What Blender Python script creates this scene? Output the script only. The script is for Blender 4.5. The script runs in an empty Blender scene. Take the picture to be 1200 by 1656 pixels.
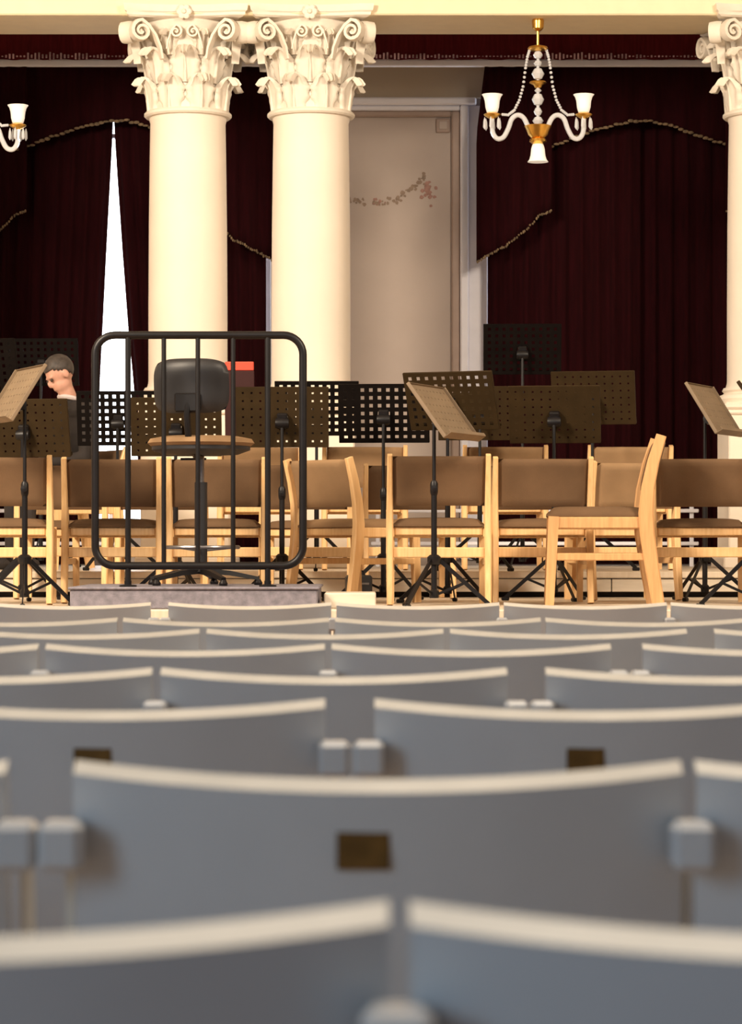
import bpy, math, random
from mathutils import Vector, Matrix
random.seed(7)
PI = math.pi
S = bpy.context.scene
COL = S.collection

# ------------------------------------------------------------------ camera
F = 4340.0            # focal length in pixels of the 1200 wide frame
EYE = 1.10
HOR = 880.0
def X(px, d): return (px - 600.0) / F * d
def Z(py, d): return EYE + (HOR - py) / F * d
cam_d = bpy.data.cameras.new('camera')
cam = bpy.data.objects.new('camera', cam_d); COL.objects.link(cam)
cam.location = (0, 0, EYE); cam.rotation_euler = (PI/2, 0, 0)
cam_d.sensor_fit = 'HORIZONTAL'; cam_d.sensor_width = 24.0
cam_d.lens = F / 1200.0 * 24.0
cam_d.shift_y = (HOR - 828.0) / 1200.0
cam_d.clip_end = 200
cam_d.dof.use_dof = True; cam_d.dof.focus_distance = 15.5
cam_d.dof.aperture_fstop = cam_d.lens / 11.0
S.camera = cam

# ------------------------------------------------------------------ light
S.view_settings.view_transform = 'Standard'; S.view_settings.look = 'None'
S.view_settings.gamma = 1.0; S.view_settings.use_curve_mapping = False
S.view_settings.exposure = 0.0
W = bpy.data.worlds.new('world'); S.world = W; W.use_nodes = True
W.node_tree.nodes['Background'].inputs[0].default_value = (0.66, 0.80, 1.0, 1)
W.node_tree.nodes['Background'].inputs[1].default_value = 0.13
def area(name, loc, target, size, power, col):
    l = bpy.data.lights.new(name, 'AREA'); l.shape = 'DISK'; l.size = size; l.energy = power; l.color = col
    o = bpy.data.objects.new(name, l); COL.objects.link(o); o.location = loc
    o.rotation_euler = (Vector(target) - Vector(loc)).to_track_quat('-Z', 'Y').to_euler()
    return o
WARM = (1.0, 0.83, 0.63)
area('hall_lamp_stage_left', (-5.0, 9.8, 5.5), (-1.2, 18.6, 2.4), 1.8, 1040, WARM)
area('hall_lamp_stage_right', (4.2, 9.8, 5.5), (1.6, 18.6, 2.4), 1.8, 560, WARM)
area('hall_lamp_audience', (0.4, 3.8, 6.5), (0.2, 5.2, 0.0), 2.2, 300, WARM)
area('cool_fill_rear_left', (-5.5, -3.5, 3.2), (0.0, 3.2, 0.8), 3.6, 150, (0.50, 0.75, 1.0))  # added cool fill that brightens the near chair backs, no window there

# ------------------------------------------------------------------ materials
def mat(name, col, rough=0.6, metal=0.0, var=0.0, vscale=8.0, bump=0.0, bscale=60.0, sheen=0.0, stretch=None,
        spec=None, emit=None, trans=0.0, col2=None):
    m = bpy.data.materials.new(name); m.use_nodes = True
    nt = m.node_tree; b = nt.nodes['Principled BSDF']
    b.inputs['Base Color'].default_value = (*col, 1)
    b.inputs['Roughness'].default_value = rough; b.inputs['Metallic'].default_value = metal
    if spec is not None: b.inputs['Specular IOR Level'].default_value = spec
    if sheen: b.inputs['Sheen Weight'].default_value = sheen; b.inputs['Sheen Roughness'].default_value = 0.4
    if trans: b.inputs['Transmission Weight'].default_value = trans
    if emit: b.inputs['Emission Color'].default_value = (*emit[:3], 1); b.inputs['Emission Strength'].default_value = emit[3]
    tc = nt.nodes.new('ShaderNodeTexCoord'); mp = nt.nodes.new('ShaderNodeMapping')
    nt.links.new(tc.outputs['Object'], mp.inputs['Vector'])
    if stretch: mp.inputs['Scale'].default_value = stretch
    if var or col2:
        n = nt.nodes.new('ShaderNodeTexNoise'); n.inputs['Scale'].default_value = vscale; n.inputs['Detail'].default_value = 4
        nt.links.new(mp.outputs[0], n.inputs['Vector'])
        r = nt.nodes.new('ShaderNodeValToRGB')
        r.color_ramp.elements[0].position = 0.3; r.color_ramp.elements[1].position = 0.7
        c2 = col2 if col2 else tuple(min(1, c*(1+var)) for c in col)
        c1 = col if col2 else tuple(c*(1-var) for c in col)
        r.color_ramp.elements[0].color = (*c1, 1); r.color_ramp.elements[1].color = (*c2, 1)
        nt.links.new(n.outputs['Fac'], r.inputs['Fac']); nt.links.new(r.outputs['Color'], b.inputs['Base Color'])
    if bump:
        n2 = nt.nodes.new('ShaderNodeTexNoise'); n2.inputs['Scale'].default_value = bscale
        nt.links.new(mp.outputs[0], n2.inputs['Vector'])
        bp = nt.nodes.new('ShaderNodeBump'); bp.inputs['Strength'].default_value = bump; bp.inputs['Distance'].default_value = 0.01
        nt.links.new(n2.outputs['Fac'], bp.inputs['Height']); nt.links.new(bp.outputs['Normal'], b.inputs['Normal'])
    return m
M = dict(
    white=mat('white_paint_chair', (0.62, 0.61, 0.60), 0.42, var=0.05, vscale=5),
    edge=mat('cream_frame_and_lit_edge', (0.80, 0.74, 0.64), 0.45, var=0.08, vscale=14),
    plate=mat('brass_plate', (0.16, 0.085, 0.02), 0.45, 0.6, var=0.3, vscale=40),
    seatcloth=mat('audience_seat_cloth', (0.40, 0.36, 0.33), 0.9, var=0.1),
    parquet=mat('parquet', (0.30, 0.16, 0.07), 0.4, col2=(0.42, 0.24, 0.11), vscale=3, stretch=(8, 1, 1)),
    stagefloor=mat('stage_floor', (0.66, 0.55, 0.42), 0.45, col2=(0.74, 0.64, 0.51), vscale=4, stretch=(10, 1, 1)),
    riser=mat('riser_board', (0.68, 0.60, 0.49), 0.5, var=0.08, vscale=5, stretch=(1, 6, 6)),
    dark=mat('gap_shade', (0.02, 0.014, 0.012), 0.9, var=0.1),
    plaster=mat('column_plaster', (0.84, 0.75, 0.64), 0.6, var=0.03, vscale=3, bump=0.05, bscale=20),
    capital=mat('capital_plaster', (0.78, 0.71, 0.61), 0.7, var=0.05, vscale=12),
    beam=mat('architrave_plaster', (0.82, 0.70, 0.48), 0.65, var=0.03),
    wall=mat('wall_taupe', (0.44, 0.37, 0.335), 0.8, var=0.04, vscale=2, bump=0.05, bscale=30),
    wallcream=mat('wall_cream', (0.46, 0.39, 0.30), 0.8, var=0.03, vscale=2),
    trimw=mat('trim_white', (0.80, 0.80, 0.88), 0.55, var=0.03),
    trimb=mat('trim_brown', (0.36, 0.27, 0.23), 0.6, var=0.05),
    velvet=mat('velvet_maroon', (0.014, 0.0008, 0.0018), 0.95, var=0.25, vscale=6, sheen=0.0, spec=0.1, stretch=(6, 6, 0.6)),
    velvetr=mat('velvet_red', (0.07, 0.006, 0.009), 0.9, var=0.25, vscale=8, spec=0.1, stretch=(6, 6, 0.6)),
    fringe=mat('braid_fringe', (0.15, 0.10, 0.055), 0.8, var=0.5, vscale=30),
    fleck=mat('silver_fringe', (0.38, 0.26, 0.30), 0.6, var=0.6, vscale=14),
    wood=mat('birch_wood', (0.74, 0.45, 0.20), 0.4, col2=(0.84, 0.56, 0.28), vscale=5, stretch=(14, 14, 1.2)),
    wood2=mat('oak_wood', (0.55, 0.29, 0.12), 0.45, col2=(0.66, 0.38, 0.17), vscale=5, stretch=(14, 14, 1.2)),
    cloth=mat('brown_upholstery', (0.14, 0.082, 0.044), 0.9, var=0.14, vscale=5, bump=0.15, bscale=300, spec=0.2),
    cloth2=mat('tan_upholstery', (0.29, 0.18, 0.095), 0.9, var=0.12, vscale=5, bump=0.15, bscale=300, spec=0.2),
    blk=mat('black_steel', (0.007, 0.006, 0.007), 0.42, 0.0, spec=0.3, var=0.2, vscale=20),
    steel=mat('worn_steel', (0.30, 0.29, 0.30), 0.35, 0.9, var=0.2, vscale=30),
    desk=mat('bronze_desk', (0.030, 0.018, 0.007), 0.6, 0.0, spec=0.1, var=0.15, vscale=10),
    desk_lit=mat('bronze_desk_lit', (0.20, 0.14, 0.085), 0.6, 0.0, var=0.12, vscale=10),  # bronze desks lit from above, the lit tone put into the colour
    deskb=mat('black_desk', (0.005, 0.0035, 0.003), 0.6, 0.0, spec=0.05, var=0.2, vscale=10),
    carpet=mat('podium_carpet', (0.16, 0.15, 0.18), 0.95, col2=(0.26, 0.24, 0.28), vscale=30, bump=0.4, bscale=200),
    leather=mat('black_vinyl', (0.018, 0.018, 0.021), 0.5, var=0.1),
    gold=mat('gilt_metal', (0.80, 0.46, 0.10), 0.28, 1.0, var=0.1, vscale=20),
    crystal=mat('cut_crystal', (0.80, 0.82, 0.86), 0.08, 0.0, var=0.05, trans=0.35),
    shade=mat('frosted_shade', (0.88, 0.86, 0.82), 0.5, var=0.02, emit=(1.0, 0.93, 0.82, 0.25)),
    sky=mat('daylight_pane', (0.9, 0.95, 1.0), 0.3, emit=(0.86, 0.93, 1.0, 6.0), var=0.02),
    stencilg=mat('stencil_brown', (0.27, 0.20, 0.155), 0.9, var=0.2, vscale=30),
    stencilp=mat('stencil_rose', (0.33, 0.19, 0.16), 0.9, var=0.2, vscale=30),
    skin=mat('skin', (0.56, 0.30, 0.22), 0.55, var=0.06, vscale=20),
    hair=mat('hair_dark', (0.045, 0.035, 0.03), 0.6, var=0.4, vscale=40),
    jacket=mat('jacket_dark', (0.022, 0.017, 0.016), 0.85, var=0.2, vscale=12),
    shirt=mat('shirt_collar', (0.62, 0.55, 0.55), 0.8, var=0.05),
    red=mat('red_board', (0.75, 0.085, 0.05), 0.5, var=0.08),
    redd=mat('red_board_dark', (0.03, 0.003, 0.003), 0.6, var=0.08),
    eye=mat('eye', (0.05, 0.03, 0.02), 0.2, var=0.1),
)

# ------------------------------------------------------------------ mesh helpers
class MB:
    def __init__(s): s.v = []; s.f = []; s.mi = []
    def add(s, vs, fs, T=None, m=0):
        o = len(s.v)
        s.v += [tuple(T @ Vector(p)) if T is not None else tuple(p) for p in vs]
        s.f += [tuple(i + o for i in f) for f in fs]; s.mi += [m]*len(fs)
        return s
    def box(s, c, sz, bev=0.0, T=None, m=0):
        hx, hy, hz = sz[0]/2, sz[1]/2, sz[2]/2
        b = min(bev, hx*.9, hy*.9, hz*.9)
        if b <= 0:
            vs = [(c[0]+hx*i, c[1]+hy*j, c[2]+hz*k) for i in (-1, 1) for j in (-1, 1) for k in (-1, 1)]
            return s.add(vs, [(0,1,3,2),(4,6,7,5),(0,4,5,1),(2,3,7,6),(0,2,6,4),(1,5,7,3)], T, m)
        vs = []; idx = {}
        for i in (-1, 1):
            for j in (-1, 1):
                for k in (-1, 1):
                    for ax in range(3):
                        h = [hx, hy, hz]; sg = (i, j, k)
                        p = [c[q] + sg[q]*(h[q] if q == ax else h[q]-b) for q in range(3)]
                        idx[(i, j, k, ax)] = len(vs); vs.append(tuple(p))
        fs = []
        def quad(cs, nrm):
            p = [Vector(vs[q]) for q in cs]
            n = (p[1]-p[0]).cross(p[2]-p[0])
            fs.append(tuple(cs) if n.dot(nrm) > 0 else tuple(reversed(cs)))
        for ax in range(3):
            o1, o2 = [q for q in range(3) if q != ax]
            for sg in (-1, 1):
                cs = []
                for a, bb in ((-1,-1),(1,-1),(1,1),(-1,1)):
                    t = [0, 0, 0]; t[ax] = sg; t[o1] = a; t[o2] = bb; cs.append(idx[(*t, ax)])
                n = [0, 0, 0]; n[ax] = sg; quad(cs, Vector(n))
        for ax in range(3):                 # edges parallel to ax
            o1, o2 = [q for q in range(3) if q != ax]
            for a in (-1, 1):
                for bb in (-1, 1):
                    t0 = [0,0,0]; t0[ax] = -1; t0[o1] = a; t0[o2] = bb; t1 = list(t0); t1[ax] = 1
                    n = [0,0,0]; n[o1] = a; n[o2] = bb
                    quad([idx[(*t0,o1)], idx[(*t1,o1)], idx[(*t1,o2)], idx[(*t0,o2)]], Vector(n))
        for i in (-1, 1):
            for j in (-1, 1):
                for k in (-1, 1):
                    quad([idx[(i,j,k,0)], idx[(i,j,k,1)], idx[(i,j,k,2)]], Vector((i,j,k)))
        return s.add(vs, fs, T, m)
    def sweep(s, pts, prof, up=(0, 0, 1), scales=None, cap=True, T=None, m=0, closed=False):
        pts = [Vector(p) for p in pts]; n = len(pts); k = len(prof); vs = []
        up = Vector(up)
        for i, p in enumerate(pts):
            if closed: t = pts[(i+1) % n] - pts[i-1]
            else: t = pts[min(i+1, n-1)] - pts[max(i-1, 0)]
            t.normalize()
            u = up if abs(t.dot(up)) < 0.97 else Vector((1, 0, 0)) if abs(t.x) < .9 else Vector((0, 1, 0))
            a = t.cross(u).normalized(); b = a.cross(t).normalized()
            sc = scales[i] if scales else 1.0
            vs += [tuple(p + a*q[0]*sc + b*q[1]*sc) for q in prof]
        fs = []
        for i in range(n if closed else n-1):
            i2 = (i+1) % n
            for j in range(k):
                fs.append((i*k+j, i*k+(j+1) % k, i2*k+(j+1) % k, i2*k+j))
        if cap and not closed:
            fs.append(tuple(reversed(range(k)))); fs.append(tuple((n-1)*k+j for j in range(k)))
        return s.add(vs, fs, T, m)
    def tube(s, pts, r, seg=10, scales=None, T=None, m=0, closed=False, up=(0, 0, 1)):
        prof = [(math.cos(2*PI*i/seg)*r, math.sin(2*PI*i/seg)*r) for i in range(seg)]
        return s.sweep(pts, prof, up, scales, True, T, m, closed)
    def bar(s, a, b, w, h, up=(0, 0, 1), T=None, m=0):
        return s.sweep([a, b], [(-w/2, -h/2), (w/2, -h/2), (w/2, h/2), (-w/2, h/2)], up, T=T, m=m)
    def lathe(s, prof, seg=24, T=None, m=0, capped=True):
        vs = []; k = len(prof)
        for i in range(seg):
            a = 2*PI*i/seg
            vs += [(r*math.cos(a), r*math.sin(a), z) for r, z in prof]
        fs = []
        for i in range(seg):
            i2 = (i+1) % seg
            for j in range(k-1):
                fs.append((i*k+j, i2*k+j, i2*k+j+1, i*k+j+1))
        if capped:
            fs.append(tuple(reversed([i*k for i in range(seg)]))); fs.append(tuple(i*k+k-1 for i in range(seg)))
        return s.add(vs, fs, T, m)
    def ball(s, c, r, seg=12, rings=8, T=None, m=0):
        r = r if hasattr(r, '__len__') else (r, r, r)
        vs = [(c[0], c[1], c[2]-r[2])]
        for i in range(1, rings):
            th = PI*i/rings
            vs += [(c[0]+r[0]*math.sin(th)*math.cos(2*PI*j/seg), c[1]+r[1]*math.sin(th)*math.sin(2*PI*j/seg), c[2]-r[2]*math.cos(th)) for j in range(seg)]
        vs.append((c[0], c[1], c[2]+r[2])); L = len(vs)-1; fs = []
        for j in range(seg): fs.append((0, 1+(j+1) % seg, 1+j))
        for i in range(rings-2):
            for j in range(seg):
                a = 1+i*seg; fs.append((a+j, a+(j+1) % seg, a+seg+(j+1) % seg, a+seg+j))
        a = 1+(rings-2)*seg
        for j in range(seg): fs.append((a+j, a+(j+1) % seg, L))
        return s.add(vs, fs, T, m)
    def slab(s, fn, nu, nv, T=None, m=0):
        """closed thin body: fn(u, v, side) side in (0 front, 1 back)"""
        vs = [fn(i/nu, j/nv, sd) for sd in (0, 1) for i in range(nu+1) for j in range(nv+1)]
        k = nv+1; h = (nu+1)*k; fs = []
        for i in range(nu):
            for j in range(nv):
                a = i*k+j
                fs.append((a, a+k, a+k+1, a+1)); fs.append((h+a, h+a+1, h+a+k+1, h+a+k))
        for i in range(nu):
            a = i*k; fs.append((a, h+a, h+a+k, a+k)); a = i*k+nv; fs.append((a, a+k, h+a+k, h+a))
        for j in range(nv):
            fs.append((j, j+1, h+j+1, h+j)); a = nu*k+j; fs.append((a, h+a, h+a+1, a+1))
        return s.add(vs, fs, T, m)
    def mesh(s, name, mats, smooth=True, ang=0.6):
        me = bpy.data.meshes.new(name); me.from_pydata(s.v, [], s.f)
        for q in (mats if isinstance(mats, (list, tuple)) else [mats]): me.materials.append(M[q])
        me.polygons.foreach_set('material_index', s.mi)
        if smooth:
            me.polygons.foreach_set('use_smooth', [True]*len(s.f)); me.set_sharp_from_angle(angle=ang)
        me.update(); return me
    def build(s, name, mats, parent=None, **k):
        return obj(name, s.mesh(name, mats, **k), parent)
def obj(name, me, parent=None):
    o = bpy.data.objects.new(name, me); COL.objects.link(o)
    if parent: o.parent = parent
    return o
def tag(o, label=None, cat=None, group=None, kind=None):
    for k, v in (('label', label), ('category', cat), ('group', group), ('kind', kind)):
        if v: o[k] = v
    return o
def thing(name, loc, rz=0.0, label=None, cat=None, group=None):
    o = bpy.data.objects.new(name, None); COL.objects.link(o); o.empty_display_size = .1
    o.location = loc; o.rotation_euler = (0, 0, rz); return tag(o, label, cat, group)
def copy_tree(o, parent=None):
    c = o.copy(); COL.objects.link(c); c.parent = parent
    for ch in o.children: copy_tree(ch, c)
    return c
def Rz(a): return Matrix.Rotation(a, 4, 'Z')
def Rx(a): return Matrix.Rotation(a, 4, 'X')
def Ry(a): return Matrix.Rotation(a, 4, 'Y')
def Tr(x, y, z): return Matrix.Translation((x, y, z))

# ------------------------------------------------------------------ structure
STAGE = 0.77; TIER = 0.93; TIER_Y = 16.6; WALL = 21.4; HALFW = 7.5
tag(MB().box((0, 5.0, -0.05), (2*HALFW, 18.0, 0.1)).build('floor', 'parquet'), kind='structure')
st = tag(MB().box((0, (13.5+21.9)/2, STAGE-.03), (2*HALFW, 8.4, .06), .006).build('floor_stage', 'stagefloor'), kind='structure')
MB().box((0, 13.56, (STAGE-.06)/2), (2*HALFW, .06, STAGE-.06)).build('stage_front', 'riser', st)
tag(MB().box((0, 15.0, 7.0), (2*HALFW, 14.0, .12)).build('ceiling', 'wallcream'), kind='structure')
for sg, nm in ((-1, 'wall_left'), (1, 'wall_right')):
    tag(MB().box((sg*(HALFW+.1), 17.8, 3.5), (.2, 8.6, 7.0)).build(nm, 'wallcream'), kind='structure')

# low riser along the back half of the stage
rs = thing('stage_riser', (0, TIER_Y, STAGE), label='low cream wooden riser across the back of the stage below the curtains', cat='riser')
MB().box((0, (WALL-.12-TIER_Y)/2, TIER-STAGE-.02), (2*HALFW-.1, WALL-.12-TIER_Y, .04), .005).build('deck', 'stagefloor', rs)
for i in range(10):
    w = (2*HALFW-.1)/10
    MB().box((-HALFW+.05+w*(i+.5), .03, .075), (w-.006, .02, .08), .003).build('front_board', 'riser', rs)
MB().box((0, .12, .058), (2*HALFW-.2, .06, .115)).build('plinth', 'dark', rs)  # near-black filler: shade of the gap under the riser put into colour

# back wall: piers around two tall windows
W1 = (-60, 437); W2 = (788, 1285)
def px(p): return X(p, WALL)
wt = Z(104, WALL)
wb = MB()
for a, b in ((px(-600)-3.0, px(W1[0])), (px(W1[1]), px(W2[0])), (px(W2[1]), px(1800)+3.0)):
    a = max(a, -HALFW); b = min(b, HALFW)
    wb.box(((a+b)/2, WALL+.25, (STAGE+wt)/2), (b-a, .5, wt-STAGE))
wb.box((0, WALL+.25, (wt+7)/2), (2*HALFW, .5, 7-wt))
for a, b in (W1, W2):
    wb.box(((px(a)+px(b))/2, WALL+.3, STAGE+.2), (px(b)-px(a), .4, .4))
wall = tag(wb.build('wall_back', 'wall', smooth=False), kind='structure')
# pier between the windows: recessed panel with mouldings
def wbox(x0, x1, y0, y1, d0, d1, name, m, parent=wall, bev=.004):
    xa, xb = X(x0, WALL), X(x1, WALL); za, zb = Z(y1, WALL), Z(y0, WALL)
    return MB().box(((xa+xb)/2, WALL-(d0+d1)/2, (za+zb)/2), (xb-xa, d1-d0, zb-za), bev).build(name, m, parent)
PB = Z(0, 1) and 905
wbox(437, 788, 104, 160, 0, .05, 'frieze_panel', 'wallcream')
wbox(458, 770, 160, 172, 0, .09, 'panel_cornice', 'trimw', bev=.012)
for x0, x1 in ((744, 758), (464, 478)): wbox(x0, x1, 172, PB, 0, .075, 'panel_moulding', 'trimw', bev=.012)
for x0, x1 in ((758, 788), (437, 464)): wbox(x0, x1, 172, PB, 0, .035, 'pier_strip', 'trimw')
wbox(478, 744, 172, 180, 0, .05, 'panel_moulding', 'trimw', bev=.01)
for x0, x1 in ((730, 744), (478, 492)): wbox(x0, x1, 180, PB, 0, .04, 'inner_moulding', 'trimb', bev=.012)
wbox(492, 730, 180, 190, 0, .04, 'inner_moulding', 'trimb', bev=.012)
cs = wbox(705, 728, 192, 215, 0, .022, 'corner_block', 'trimb', bev=.008)
wbox(710, 723, 197, 210, .022, .032, 'corner_rosette', 'wall', cs, bev=.004)
# stencilled garland on the panel: thin painted blobs
rg = random.Random(3)
def blob(mb, px_, py_, r, m):
    k = 7; a0 = rg.random()*6
    x, z = X(px_, WALL), Z(py_, WALL); rr = r/F*WALL
    pr = [(x+math.cos(a0+2*PI*i/k)*rr*rg.uniform(.6, 1.15), z+math.sin(a0+2*PI*i/k)*rr*rg.uniform(.6, 1.15)) for i in range(k)]
    dz_ = rg.uniform(.002, .006)
    vs = [(p[0], WALL-.0003, p[1]) for p in pr]+[(p[0], WALL-dz_, p[1]) for p in pr]
    mb.add(vs, [tuple(range(k, 2*k))]+[(i, (i+1) % k, k+(i+1) % k, k+i) for i in range(k)], m=m)
g = MB()
def garl(t):   # px 500..690
    x = 505+185*t; return x, 300+28*math.sin(PI*min(1, t*1.02))*1.0-14*max(0, t-.75)/.25
for i in range(95):
    t = rg.random(); x, y = garl(t); blob(g, x, y+rg.gauss(0, 3.2), rg.uniform(1.6, 4.0), 0)
for i in range(26): blob(g, 693+rg.gauss(0, 5), 310+rg.gauss(0, 9), rg.uniform(2, 4), 1)
for i in range(10): blob(g, 684+rg.gauss(0, 4), 290+rg.gauss(0, 5), rg.uniform(1.2, 2.4), 0)
for i in range(8): blob(g, 612+rg.gauss(0, 6), 327+rg.gauss(0, 3), rg.uniform(1.5, 3), 1)
tag(g.build('painted_garland', ['stencilg', 'stencilp'], wall, smooth=False), kind='stuff')

# windows with daylight panes
for n, (a, b) in enumerate((W1, W2)):
    xa, xb = px(a), px(b); zb, zt = STAGE+.4, wt; yy = WALL+.33
    w = thing('window_%d' % (n+1), ((xa+xb)/2, yy, zb)); tag(w, kind='structure')
    hw = (xb-xa)/2; hh = zt-zb
    fr = MB()
    for sg in (-1, 1): fr.box((sg*(hw-.03), 0, hh/2), (.06, .09, hh), .006)
    fr.box((0, 0, .04), (2*hw-.12, .09, .08), .006); fr.box((0, 0, hh-.04), (2*hw-.12, .09, .08), .006)
    fr.build('window_frame', 'trimw', w)
    xs = [-hw+.06, -hw/3, hw/3, hw-.06]
    zs = [.08, hh*.86, hh-.08]
    for q in xs[1:3]: MB().box((q, 0, hh/2), (.045, .07, hh-.16), .005).build('mullion', 'trimw', w)
    for q in zs[1:2]: MB().box((0, 0, q), (2*hw-.12, .06, .04), .005).build('transom', 'trimw', w)
    for i in range(3):
        for j in range(2):
            MB().box(((xs[i]+xs[i+1])/2, .02, (zs[j]+zs[j+1])/2), (xs[i+1]-xs[i]-.03, .008, zs[j+1]-zs[j]-.03)).build('pane', 'sky', w)

# architrave over the columns
COLY = 19.0
az = Z(24, COLY-.36)
am = MB()
am.box((0, COLY, az+.16), (2*HALFW-.02, .72, .32), .01)
am.box((0, COLY, az+.40), (2*HALFW-.02, .80, .16), .02)
am.box((0, COLY, az+.80), (2*HALFW-.02, .72, .64), .01)
tag(am.build('trim_1', 'beam'), kind='structure')
# picture rail over the curtain heads
rl = MB()
rd = 20.98
rl.box((0, rd, (Z(97, rd)+Z(108, rd))/2), (2*HALFW-.04, .05, Z(97, rd)-Z(108, rd)), .008)
tag(rl.build('trim_2', 'trimw'), kind='structure')

# ------------------------------------------------------------------ columns
NECK = 0.268; CAPH = Z(24, COLY)-Z(192, COLY)
def leaf_mesh(name, w, h, r0, curl, lob, r1=0.03):
    """acanthus leaf standing on the bell: local x tangent, y outward (radial), z up, root at the origin"""
    nu, nv = 8, 14
    def fn(u, v, sd):
        t = v
        z = h*min(1, t*1.18) if t < .8 else h*(.944+.06*math.sin((t-.8)/.2*PI*.9))
        out = r1*t + (curl*max(0, (t-.55)/.45)**1.8)
        if t > .86: z -= h*.20*((t-.86)/.14)**1.3
        env = (0.62+0.5*math.sin(PI*min(1, t*.95+.05)))*(1 if t < .6 else 1-.55*((t-.6)/.4)**1.5)
        serr = 1-.22*abs(math.sin(t*PI*4.0))
        s = (u-.5)*2
        x = s*w/2*env*(serr if abs(s) > .7 else 1)
        bulge = .018*(1-s*s)+.012*math.cos(s*PI*2.5)*(.4+t)
        th = 0.016
        y = out+bulge-(0 if sd == 0 else th) - .05*s*s*(1 if t < .7 else .4)*w
        return (x, y, z-(0.010 if sd and t > .7 else 0))
    mb = MB(); mb.slab(fn, nu, nv)
    mb.tube([(0, r1*t+curl*max(0, (t-.55)/.45)**1.8+.02, h*min(1, t*1.16)) for t in (0, .2, .4, .6, .75, .84)], .012, 6, [1.2, 1.1, 1, .9, .7, .4])
    return mb.mesh(name, 'capital', ang=1.2)
LOW = leaf_mesh('acanthus_leaf', .215, .235, 0, .085, 4)
UPP = leaf_mesh('acanthus_leaf', .215, .245, 0, .115, 4, .05)
TOPL = leaf_mesh('acanthus_leaf', .13, .17, 0, .07, 4, .06)
BELL = MB().lathe([(NECK-.01, 0), (NECK+.03, .0), (NECK+.042, .012), (NECK+.042, .026), (NECK+.028, .04), (NECK-.004, .045), (NECK-.002, .30),
                   (NECK+.015, .46), (NECK+.05, .58), (NECK+.075, CAPH-.10), (NECK+.06, CAPH-.08)], 40).mesh('bell', 'capital')
def abacus_mesh():
    mb = MB(); pts = []
    A = .445; 
    for s in range(4):
        for i in range(12):
            t = i/12*2-1; x = t*(A-.03); y = -(A-.075*(1-t*t)**.8)
            pts.append((Rz(s*PI/2) @ Vector((x, y, 0)))[:2])
    def ring(z, sc): return [(p[0]*sc, p[1]*sc, z) for p in pts]
    lv = [(0, .90), (.012, .95), (.03, .955), (.04, .985), (.075, 1.0), (.085, 1.0)]
    vs = []; n = len(pts)
    for z, sc in lv: vs += ring(z, sc)
    fs = [(k*n+i, k*n+(i+1) % n, (k+1)*n+(i+1) % n, (k+1)*n+i) for k in range(len(lv)-1) for i in range(n)]
    fs += [tuple(reversed(range(n))), tuple((len(lv)-1)*n+i for i in range(n))]
    return mb.add(vs, fs).mesh('abacus', 'capital')
ABA = abacus_mesh()
def volute_mesh(name, stalk, R, turns, rr, flat=1.0):
    """stalk points then a spiral in the local x-z plane, seen from -y"""
    mb = MB(); pts = list(stalk); sc = [.7+.5*i/len(stalk) for i in range(len(stalk))]
    ex, ey, ez = stalk[-1]; n = int(turns*14)
    cx, cz = ex, ez-R
    for i in range(1, n+1):
        a = PI/2-2*PI*turns*i/n; r = R*(1-.86*i/n)
        pts.append((cx+r*math.cos(a), ey, cz+r*math.sin(a))); sc.append(1.2-.5*i/n)
    prof = [(-.5*rr, -rr*flat), (.5*rr, -rr*flat), (.7*rr, 0), (.5*rr, rr*flat), (-.5*rr, rr*flat), (-.7*rr, 0)]
    mb.sweep(pts, prof, (0, 1, 0), sc)
    mb.ball((cx, ey, cz), (R*.22, rr*1.5, R*.22), 8, 6)
    return mb.mesh(name, 'capital')
VOL = volute_mesh('volute', [(.02, 0, .34), (.035, 0, .42), (.07, 0, .50), (.12, 0, .565), (.17, 0, .600)], .075, 1.7, .020, 1.9)
HEL = volute_mesh('helix', [(0, 0, .40), (.012, 0, .46), (.035, 0, .53), (.065, 0, .565)], .045, 1.5, .012, 1.4)
fm = MB()
for i in range(6):
    a = i*PI/3; fm.ball((.032*math.cos(a), -.012, .032*math.sin(a)), (.024, .016, .024), 8, 6)
fm.ball((0, -.025, 0), .018, 8, 6)
ROS = fm.mesh('rosette', 'capital')
SH0, SH1 = Z(628, COLY), Z(192, COLY)
sh = SH1-SH0
SHAFT = MB().lathe([(.290, 0), (.290, .0), (.282, .03), (.2795, .05), (.2795, sh*.3), (.2765, sh*.6), (.2705, sh*.85), (NECK-.002, sh-.04), (NECK+.004, sh-.02), (NECK+.006, sh)], 48).mesh('shaft', 'plaster', ang=.5)
bz = SH0-TIER
pm = MB()
pm.box((0, 0, bz/2-.06), (.62, .62, bz-.28), .01)
PEDC = MB().box((0, 0, bz-.14), (.68, .68, .05), .015)
PEDC.box((0, 0, bz-.18), (.65, .65, .04), .012)
PEDC = PEDC.mesh('pedestal_cap', 'plaster')
PEDB = MB().box((0, 0, .04), (.70, .70, .08), .01).mesh('plinth', 'plaster')
PED = pm.mesh('pedestal', 'plaster')
BASE = MB().lathe([(.33, bz-.115), (.335, bz-.10), (.345, bz-.08), (.335, bz-.055), (.31, bz-.045), (.30, bz-.035), (.315, bz-.02), (.305, bz), (.28, bz)], 40).mesh('base_torus', 'plaster')
first = None
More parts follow.
